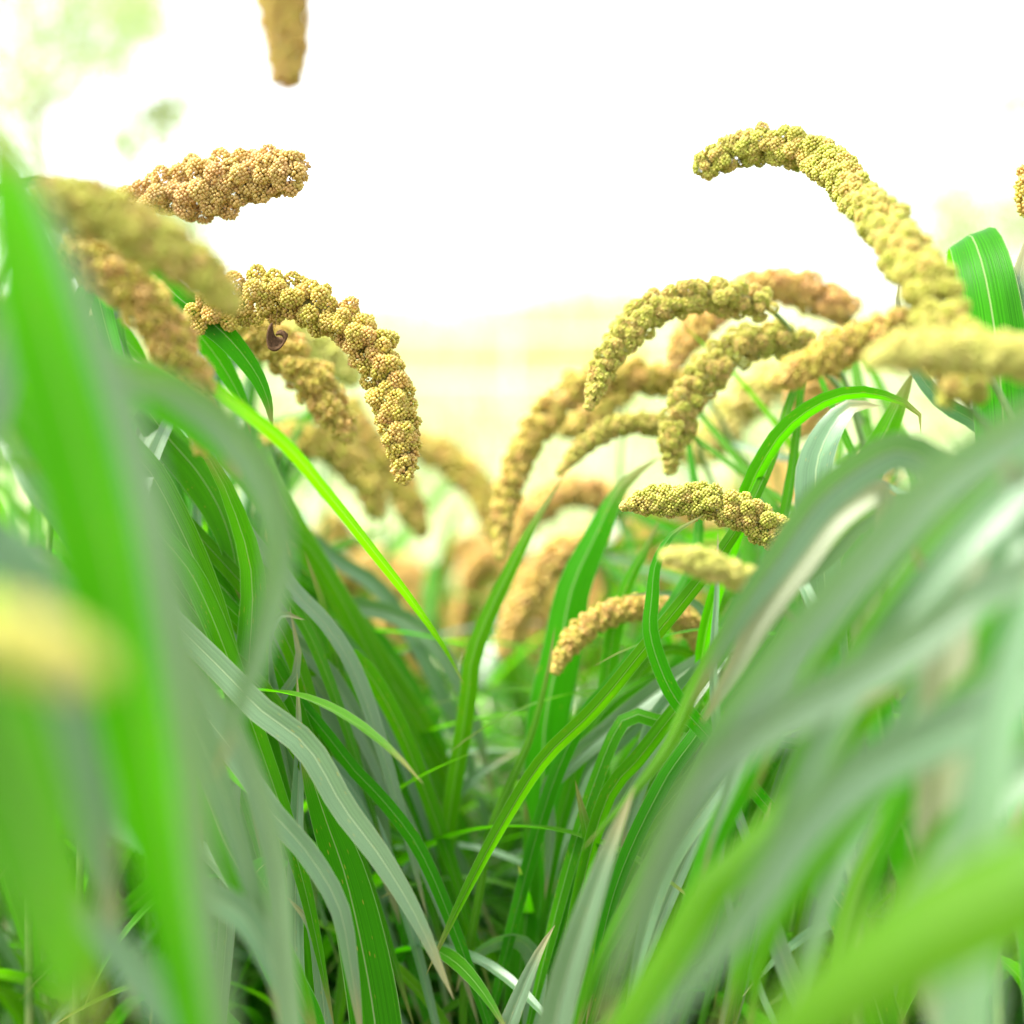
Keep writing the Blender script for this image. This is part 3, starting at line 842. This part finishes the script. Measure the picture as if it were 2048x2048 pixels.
# centre foreground
p = Plant('C1', 'low plant at the bottom centre with a small pale bent leaf tip',
      [(1100, 2050, 1.0), (1090, 2250, 1.0)], None, None, GC)
p.leaf(D([(1070, 2020), (1075, 1930), (1040, 1880), (973, 1892), (924, 1943), (912, 1985)], .95), 48, 'g', roll=.6)
p.leaf(D([(1026, 2100), (1045, 1900), (1060, 1740), (1050, 1600)], 1.0), 56, 'v')
p.leaf(D([(1000, 2100), (1040, 1990), (1080, 1900), (1110, 1850)], .84), 40, 'g')
p.leaf(D([(1090, 2150), (1120, 2000), (1154, 1885), (1213, 1713), (1270, 1570)], .72), 66, 'g')
p.leaf(D([(1130, 2150), (1200, 1900), (1180, 1700), (1150, 1560)], .9), 50, 'v')
p.leaf(D([(860, 1640), (884, 1615), (968, 1541), (1040, 1500)][::1], 1.1), 26, 'g')

# more blades of the traced plants: they arch over from the rows and droop into the gap
def more(key, pts, d, w_, m_, d1=None, **k):
    Plant.all[key].leaf(D(pts, d, d1), w_, m_, **k)
more('RN1', [(2140, 900), (2010, 1010), (1850, 1180), (1690, 1400), (1570, 1640), (1480, 1900)], .50, 74, 'g')
more('RN1', [(2160, 1040), (2060, 1150), (1930, 1330), (1800, 1600), (1720, 1880)], .55, 70, 'v')
more('RN1', [(2160, 1180), (2040, 1290), (1900, 1420), (1700, 1640), (1520, 1900), (1420, 2080)], .50, 66, 'v')
more('RN1', [(2160, 1460), (2040, 1560), (1900, 1720), (1760, 1900), (1660, 2080)], .48, 70, 'g')
more('R10', [(1990, 930), (1880, 1010), (1740, 1170), (1600, 1380), (1500, 1600)], .64, 52, 'v')
more('R10', [(1940, 960), (1800, 1040), (1660, 1200), (1540, 1400), (1450, 1600), (1400, 1760)], .68, 44, 'g')
more('LN1', [(-60, 700), (60, 860), (200, 1150), (290, 1450), (330, 1700)], .55, 52, 'v')
more('LN1', [(-60, 1300), (60, 1430), (190, 1700), (270, 2060)], .52, 56, 'g')
more('L3', [(60, 1180), (170, 1320), (330, 1640), (440, 1960)], .62, 46, 'v')
more('RN3', [(1975, 990), (1850, 1130), (1700, 1350), (1540, 1680), (1440, 2080)], .62, 62, 'v')
more('RN3', [(2060, 1040), (1880, 1340), (1680, 1720), (1560, 2100)], .56, 72, 'g')
more('RN1', [(2060, 1500), (1880, 1690), (1760, 1900), (1690, 2100)], .50, 64, 'v')
more('R8', [(1560, 1330), (1460, 1450), (1330, 1680), (1200, 1920), (1150, 2080)], .75, 46, 'v')
more('R8', [(1660, 1300), (1560, 1440), (1410, 1720), (1310, 2080)], .70, 52, 'v')
more('R7', [(1540, 1450), (1450, 1560), (1330, 1750), (1240, 2060)], .77, 40, 'g')
more('RN3', [(1760, 1380), (1680, 1500), (1560, 1780), (1490, 2080)], .64, 60, 'v')
more('RN3', [(1850, 1540), (1780, 1640), (1700, 1830), (1640, 2080)], .68, 52, 'y')
more('RN3', [(1960, 1560), (1900, 1680), (1840, 1850), (1800, 2080)], .66, 50, 'v')
more('R9', [(1380, 1400), (1300, 1500), (1200, 1700), (1130, 1960)], .92, 32, 'g')
more('R9', [(1400, 1460), (1330, 1560), (1230, 1780), (1170, 2060)], .88, 36, 'v')
more('R9', [(1260, 1380), (1190, 1450), (1120, 1650), (1070, 1960)], .98, 30, 'v')
more('R9', [(1330, 1300), (1260, 1380), (1170, 1560), (1110, 1800)], 1.0, 30, 'v')
more('LN1', [(-40, 1180), (110, 1340), (260, 1600), (370, 1850), (430, 2080)], .52, 82, 'v')
more('LN2', [(-80, 1420), (0, 1520), (130, 1770), (220, 2080)], .46, 90, 'v')
more('L3', [(150, 1050), (250, 1170), (400, 1460), (510, 1800), (560, 2060)], .66, 62, 'g')
more('L4', [(100, 860), (180, 920), (300, 1160), (370, 1400), (410, 1700)], .76, 62, 'v')
more('L4', [(60, 960), (140, 1060), (250, 1280), (320, 1560), (350, 1850)], .72, 58, 'g')
more('L2', [(230, 860), (310, 960), (420, 1200), (490, 1480), (520, 1700)], .88, 60, 'v')
more('L1', [(300, 1040), (390, 1160), (490, 1410), (600, 1740), (670, 2060)], .84, 46, 'v')
more('L5', [(400, 1120), (500, 1240), (630, 1500), (760, 1840), (830, 2060)], .92, 42, 'v')
more('L5', [(430, 1280), (540, 1400), (660, 1620), (760, 1880), (810, 2080)], .88, 40, 'v')
more('L6', [(480, 1080), (570, 1160), (700, 1400), (830, 1700), (910, 2000)], .98, 36, 'v')
more('L6', [(540, 1020), (630, 1110), (760, 1350), (880, 1600), (960, 1900)], 1.04, 34, 'v')
more('L6', [(560, 1260), (660, 1350), (780, 1580), (890, 1830), (960, 2060)], .96, 36, 'g')
more('L7', [(580, 1140), (700, 1240), (820, 1480), (900, 1700), (950, 1850)], 1.12, 34, 'v')
more('L8', [(660, 1110), (760, 1180), (870, 1360), (950, 1560), (1000, 1760)], 1.2, 32, 'g')
more('L8', [(680, 1200), (780, 1300), (880, 1480), (950, 1680)], 1.22, 30, 'v')

# the many narrow blades of the middle distance, arching over from both rows into the gap
rb = random.Random(4)
def lerp(a, b, t): return a + (b - a) * t
for i in range(60):
    t = rb.random(); d = lerp(.9, 1.35, rb.random())
    x0, y0 = lerp(330, 800, t) + rb.uniform(-40, 40), lerp(1060, 1290, t) + rb.uniform(-30, 330)
    x1, y1 = x0 + rb.uniform(130, 300), y0 + rb.uniform(480, 800)
    pts = [(x0 - 60, y0 + 20) if rb.random() < .3 else (x0 - 70, y0 - 75), (x0, y0)] + [(lerp(x0, x1, q ** .8), lerp(y0, y1, q ** 1.15)) for q in (.2, .45, .7, 1)]
    key = min(('L2', 'L1', 'L5', 'L6', 'L7', 'L8'), key=lambda k: abs(Plant.all[k].pts[1].y - d - .1) + rb.random() * .2)
    more(key, pts, d, rb.uniform(24, 38), rb.choice('vvvvvggy'), roll=rb.uniform(-.5, .5))
for i in range(60):
    t = rb.random(); d = lerp(.85, 1.3, rb.random())
    x0, y0 = lerp(1130, 1750, t) + rb.uniform(-40, 40), lerp(1330, 1180, t) + rb.uniform(-30, 380)
    if x0 < 1560: y0 = max(y0, 1430)              # keep clear of the hoop-shaped head
    x1, y1 = x0 - rb.uniform(90, 330), y0 + rb.uniform(480, 800)
    pts = [(x0 + 60, y0 + 10) if rb.random() < .3 else (x0 + 65, y0 - 75), (x0, y0)] + [(lerp(x0, x1, q ** .8), lerp(y0, y1, q ** 1.1)) for q in (.2, .45, .7, 1)]
    key = min(('R9', 'R7', 'R5', 'R6', 'R4', 'R13', 'R3', 'R12'), key=lambda k: abs(Plant.all[k].pts[1].y - d - .1) + rb.random() * .25)
    more(key, pts, d, rb.uniform(24, 40), rb.choice('vvvvvggy'), roll=rb.uniform(-.5, .5))

# ------------------------------------------------------------ brown curled husk hanging on a thread
def husk():
    r = empty('curled_husk', P(560, 660, .845))
    tag(r, 'small brown curled dry husk hanging under the sharp curving head', 'dry husk')
    n, K = 26, 5
    c = P(560, 676, .845); px = .845 / F
    V = []
    for i in range(n):
        t = i / (n - 1)
        a = math.radians(150 + 330 * t)
        rr = 17 * px * (1 - 0.22 * t)
        wd = (22 - 5 * abs(t - .4)) * px * (0.35 + 0.65 * math.sin(math.pi * min(1, t * 1.2 + .12)))
        for k in range(K):
            u = k / (K - 1) - .5
            bow = (0.25 - u * u) * 5 * px
            V.append((c.x + math.cos(a) * (rr + bow) + (-6 * px * (1 - t)) + u * wd * .45, c.y + u * wd * 1.3, c.z + math.sin(a) * (rr + bow) * .9 + (16 * px * max(0, .2 - t) * 5) + u * wd * 1.15))
    i, j = np.meshgrid(np.arange(n - 1), np.arange(K - 1), indexing='ij')
    Fa = np.stack([i*K+j, i*K+j+1, (i+1)*K+j+1, (i+1)*K+j], axis=-1).reshape(-1, 4)
    o = link('husk', mesh_np('husk', V, Fa), M['husk'], r)
    s = o.modifiers.new('thick', 'SOLIDIFY'); s.thickness = 0.0012
    A, _ = spline([P(551, 655, .845), P(552, 638, .85), P(555, 618, .86)], 6)
    V, Fa = tube(A, np.full(6, 0.00012), 5)
    link('thread', mesh_np('thread', V, Fa), M['husk'], r)
husk()

# ------------------------------------------------------------ filler plants: prototypes, then copies
def generic_plant(seed, head=True, pal='orange', nleaf=8, H=1.0, droop=False):
    rnd = random.Random(seed)
    root = empty('millet_plant', (0, 0, 0))
    lean = Vector((rnd.uniform(-.05, .05), rnd.uniform(-.05, .05), 0))
    pts = [Vector((0, 0, -.01)), Vector((0, 0, H * .3)) + lean * .2, Vector((0, 0, H * .65)) + lean * .5, Vector((0, 0, H * .9)) + lean]
    A, _ = spline(pts, 24)
    V, Fa = tube(A, np.linspace(.0048, .002, 24), 7)
    link('stem', mesh_np('stem', V, Fa), M['stem'], root)
    a0 = rnd.random() * 6.28
    for i in range(nleaf):
        z = H * (0.18 + 0.62 * i / (nleaf - 1))
        az = a0 + i * 2.45 + rnd.uniform(-.4, .4)
        L_ = H * rnd.uniform(.42, .62)
        el = math.radians(rnd.uniform(58, 78)); bend = rnd.uniform(.7, 2.1)
        if droop:
            if rnd.random() < .75: az = rnd.uniform(-.8, .8)
            bend = rnd.uniform(1.7, 2.6); z = H * (0.3 + 0.6 * i / (nleaf - 1)); L_ = H * rnd.uniform(.5, .68)
        k = int(np.argmin(np.abs(A[:, 2] - z)))
        p = Vector(A[k]); out = Vector((math.cos(az), math.sin(az), 0))
        path = []; ups = []
        ns = 26
        for q in range(ns):
            path.append(p.copy())
            e = el - bend * (q / ns) ** 1.5
            d = out * math.cos(e) + Vector((0, 0, 1)) * math.sin(e)
            ups.append(Vector((0, 0, 1)) * math.cos(e) - out * math.sin(e))
            p = p + d * (L_ / ns)
        me = leaf_mesh(np.array(path), H * rnd.uniform(.019, .029), roll=rnd.uniform(-.35, .35), fold=rnd.uniform(.2, .5), up=np.array(ups), seed=seed * 31 + i, twist=rnd.uniform(-.8, .8), peak=.3, wave=.3)
        link('leaf', me, M[rnd.choice('gggvvvvvvy')], root)
    if head:
        az = rnd.random() * 6.28
        o = Vector((math.cos(az), math.sin(az), 0))
        b = Vector(A[-1])
        hp = [b + o * (H * x) + Vector((0, 0, H * y)) for x, y in ((0, 0), (.02, .08), (.07, .135), (.14, .12), (.19, .04), (.205, -.06))]
        r = H * .016
        link('seed_head', head_mesh(hp, [r * .8, r, r, r, r * .9, r * .5], detail=0, pal=pal, seed=seed, loose=.3, red=.25), M['grain'], root)
    return root

protos = {
    'droopy': [generic_plant(s, False, nleaf=12, droop=True) for s in (31, 32, 33, 34)],
    'leafy': [generic_plant(s, False, nleaf=11) for s in (11, 12, 13, 14)],
    'headed': [generic_plant(s, True, pal) for s, pal in ((21, 'orange'), (22, 'gold'), (23, 'orange'), (24, 'gold'))],
}
used = set()
def place(kind, idx, loc, rz, sc, label, group):
    pr = protos[kind][idx % 4]
    if pr.name in used:
        r = pr.copy(); COL.objects.link(r)
        for ch in pr.children:
            c = ch.copy(); COL.objects.link(c); c.parent = r
    else:
        used.add(pr.name); r = pr
    r.location = loc; r.rotation_euler = (0, 0, rz); r.scale = (sc, sc, sc)
    tag(r, label, 'millet plant', group)
    placed.append(r)

placed = []
SKY_X = [-400, 0, 150, 300, 450, 600, 800, 960, 1100, 1300, 1450, 1600, 1750, 1900, 2048, 2500]
SKY_NEAR = [520, 620, 680, 820, 1020, 1180, 1420, 1600, 1500, 1330, 1150, 1020, 900, 800, 740, 600]
rnd = random.Random(77)
def row_fill(n, y0, y1, x_lo, x_hi, kind, lift, mk):
    """leafy plants whose tops stay under the V of the two rows"""
    tries = 0; made = []
    while len(made) < n and tries < n * 60:
        tries += 1
        y = rnd.uniform(y0, y1); px = rnd.uniform(x_lo, x_hi)
        x = (px - 1024) / F * y
        if any((x - a) ** 2 + (y - b) ** 2 < 0.075 ** 2 for a, b in made): continue
        sky_y = np.interp(px, SKY_X, SKY_NEAR) + lift + rnd.uniform(0, 160)
        top = P(px, sky_y, y).z
        if top < 0.25: continue
        sc = top / {'leafy': 1.22, 'droopy': 1.34, 'headed': 1.05}[kind]
        if sc > 1.3: continue
        made.append((x, y))
        lb, gp = mk(px, y)
        rz = rnd.random() * 6.28 if kind != 'droopy' else rnd.uniform(-.45, .45) + (0 if px < 1024 else math.pi)
        place(kind, rnd.randint(0, 3), (x, y, 0), rz, sc, lb, gp)
    return made

ANCH = [(0, 'at the far left edge'), (150, 'behind the broad upright green blade'), (300, 'under the short brown horizontal head'), (420, 'left of the curled brown husk'),
        (540, 'straight below the curled brown husk'), (660, 'below the sharp curving head'), (780, 'under the sharp curving head tip'), (880, 'just left of the gap middle'),
        (980, 'in the middle of the gap'), (1090, 'left of the hoop-shaped head'), (1200, 'left below the sharp horizontal head'), (1300, 'under the hoop-shaped head'),
        (1420, 'just right of the hoop-shaped head'), (1540, 'right below the sharp horizontal head'), (1680, 'behind the long grey blades'), (1820, 'below the vivid arched leaf'),
        (1960, 'under the nearest yellow head'), (3000, 'at the far right edge')]
def place_words(px): return next(t for x, t in ANCH if px < x)
def lab_leafy(px, y):
    d = 'near' if y < 1.2 else 'half hidden' if y < 1.6 else 'faint distant'
    side = 'left' if px < 980 else 'right'
    return d + ' leafy plant, ' + place_words(px), 'leafy millet plants of the ' + side + ' row'
def lab_droop(px, y):
    side = 'left' if px < 1024 else 'right'
    d = 'near' if y < 1.2 else 'half hidden' if y < 1.6 else 'faint distant'
    return d + ' drooping leafy plant, ' + place_words(px), 'drooping leafy plants of the ' + side + ' row'
row_fill(26, .98, 1.35, -200, 1000, 'leafy', 40, lab_leafy)
row_fill(26, .98, 1.35, 1080, 2300, 'leafy', 40, lab_leafy)
row_fill(40, 1.35, 2.3, -200, 2250, 'leafy', 0, lab_leafy)
row_fill(10, .98, 1.5, -150, 330, 'leafy', -190, lab_leafy)
row_fill(12, 1.02, 1.6, 1780, 2200, 'leafy', -120, lab_leafy)
row_fill(16, 1.0, 1.5, 650, 1300, 'leafy', -110, lab_leafy)
row_fill(16, 1.0, 1.3, 60, 560, 'droopy', 60, lab_droop)
row_fill(18, 1.3, 2.0, 100, 860, 'droopy', -20, lab_droop)
row_fill(14, 1.0, 1.3, 1480, 2050, 'droopy', 60, lab_droop)
row_fill(18, 1.3, 2.0, 1180, 1900, 'droopy', -20, lab_droop)
row_fill(22, 1.1, 1.75, 600, 1360, 'droopy', -70, lab_droop)

def lab_headed(px, y):
    d = 'blurred' if y < 2.1 else 'very blurred' if y < 2.7 else 'faintest'
    g = 'headed plants behind the left row' if px < 800 else 'headed plants closing the gap' if px < 1200 else 'headed plants behind the right row'
    return d + ' orange headed plant, ' + place_words(px), g
SKY_NEAR = [900, 950, 950, 960, 980, 1000, 1040, 1060, 1040, 1020, 960, 900, 860, 850, 850, 850]
row_fill(70, 1.5, 3.3, 380, 1700, 'headed', 0, lab_headed)
by = {}
for r in placed: by.setdefault(r['label'], []).append(r)
ORD = ['in front', 'second from the front', 'third from the front', 'fourth from the front', 'fifth from the front', 'sixth from the front', 'seventh from the front', 'eighth from the front', 'ninth from the front']
for l, rs_ in by.items():
    if len(rs_) > 1:
        for i, r in enumerate(sorted(rs_, key=lambda o: o.location.y)):
            r['label'] = l + ', ' + (ORD[i] if i < len(ORD) else 'rearmost')
for k in protos:
    for pr in protos[k]:
        if pr.name not in used:
            for ch in list(pr.children): bpy.data.objects.remove(ch)
            bpy.data.objects.remove(pr)

# ------------------------------------------------------------ far trees and rail fence
M['bark'] = simple('bark', (0.22, 0.19, 0.15), .85, (14, (0.42, 0.38, 0.32)))
M['tree_leaf'] = leaf_material('tree_leaf', (0.16, 0.22, 0.05), (0.12, 0.18, 0.04), (0.30, 0.42, 0.06), 1.0, .5)
M['tree_leaf_yellow'] = leaf_material('tree_leaf_yellow', (0.34, 0.32, 0.10), (0.3, 0.28, 0.08), (0.55, 0.50, 0.12), 1.0, .5)
M['tree_leaf_pale'] = leaf_material('tree_leaf_pale', (0.28, 0.36, 0.16), (0.26, 0.34, 0.14), (0.46, 0.56, 0.22), 1.0, .5)
M['white_paint'] = simple('white_paint', (0.78, 0.78, 0.74), .5)

def tree(loc, H, R, label, seed, mat, z0=.35, n=2600, ls=.07):
    rs = np.random.RandomState(seed); rnd = random.Random(seed)
    r = empty('tree', loc); tag(r, label, 'tree', 'trees beyond the field')
    base = Vector(loc)
    pts = [base + Vector((0, 0, -.1)), base + Vector((.05 * H * .3, 0, H * .35)), base + Vector((0, .05, H * .7)), base + Vector((.05, 0, H * .95))]
    A, _ = spline(pts, 20)
    Vs, Fs = [], []; off = 0
    V, Fa = tube(A, np.linspace(.035 * H * .45, .01, 20), 8); Vs.append(V); Fs.append(Fa); off += len(V)
    blobs = []
    for i in range(24):
        h = rnd.uniform(z0, .9); k = int(h * 19); a = rnd.random() * 6.28
        ln = R * rnd.uniform(.5, 1.0) * (1.15 - .5 * h)
        s = Vector(A[k]); e = s + Vector((math.cos(a) * ln, math.sin(a) * ln, ln * rnd.uniform(.2, .7)))
        m_ = (s + e) / 2 + Vector((0, 0, ln * .12))
        B_, _ = spline([s, m_, e], 8)
        V, Fa = tube(B_, np.linspace(.012 * H * .4, .005, 8), 6); Vs.append(V); Fs.append(Fa + off); off += len(V)
        blobs += [(e, rnd.uniform(.25, .42) * R), (m_, rnd.uniform(.2, .35) * R)]
    link('trunk', mesh_np('trunk', np.concatenate(Vs), np.concatenate(Fs)), M['bark'], r)
    ids = rs.randint(0, len(blobs), n)
    c = np.array([blobs[i][0] for i in ids]); br = np.array([blobs[i][1] for i in ids])
    c = c + norm(rs.normal(0, 1, (n, 3))) * (br * rs.rand(n) ** .5)[:, None]
    d = norm(rs.normal(0, 1, (n, 3))); s = norm(np.cross(d, rs.normal(0, 1, (n, 3))))
    sz = ls * rs.uniform(.6, 1.3, n)[:, None]
    V = np.stack([c - d * sz, c + s * sz * .45, c + d * sz, c - s * sz * .45], axis=1).reshape(-1, 3)
    Fa = np.arange(4 * n).reshape(-1, 4)
    uv = np.tile(np.array([[.5, 0], [1, .5], [.5, 1], [0, .5]]), (n, 1))
    link('crown', mesh_np('crown', V, Fa, False, uv=uv), mat, r)
tree((-3.15, 9.5, 0), 4.4, 1.5, 'pale green tree at the far left edge, nearer than the others', 3, M['tree_leaf_pale'], z0=.2, n=11000, ls=.034)
tree((-3.1, 11.5, 0), 5.2, .7, 'slim tree with a visible grey trunk, second from the left', 4, M['tree_leaf'], z0=.25, n=4500, ls=.04)
tree((4.6, 17, 0), 3.2, 2.0, 'low pale yellow tree showing beside the tallest right head', 6, M['tree_leaf_pale'], z0=.1, n=5000, ls=.05)
tree((6.6, 18, 0), 4.2, 2.2, 'pale yellow tree at the far right behind the vivid upright leaf', 8, M['tree_leaf_pale'], z0=.05, n=6000, ls=.05)

def fence():
    r = empty('rail_fence', (0, 14, 0)); tag(r, 'white two rail fence standing across the field beyond the millet', 'fence')
    def box(name, c, s):
        V = [(c[0] + sx * s[0] / 2, c[1] + sy * s[1] / 2, c[2] + sz * s[2] / 2) for sx in (-1, 1) for sy in (-1, 1) for sz in (-1, 1)]
        Fa = [(0, 1, 3, 2), (4, 6, 7, 5), (0, 4, 5, 1), (2, 3, 7, 6), (0, 2, 6, 4), (1, 5, 7, 3)]
        o = link(name, mesh_np(name, V, Fa, False), M['white_paint'], r)
        b = o.modifiers.new('bevel', 'BEVEL'); b.width = .006; b.segments = 2
    for i in range(11): box('post', (-7.5 + i * 1.5, 14, .5), (.05, .05, 1.04))
    box('rail', (0, 13.93, 0.95), (15.2, .03, .045)); box('rail', (0, 13.93, .5), (15.2, .03, .045))
fence()
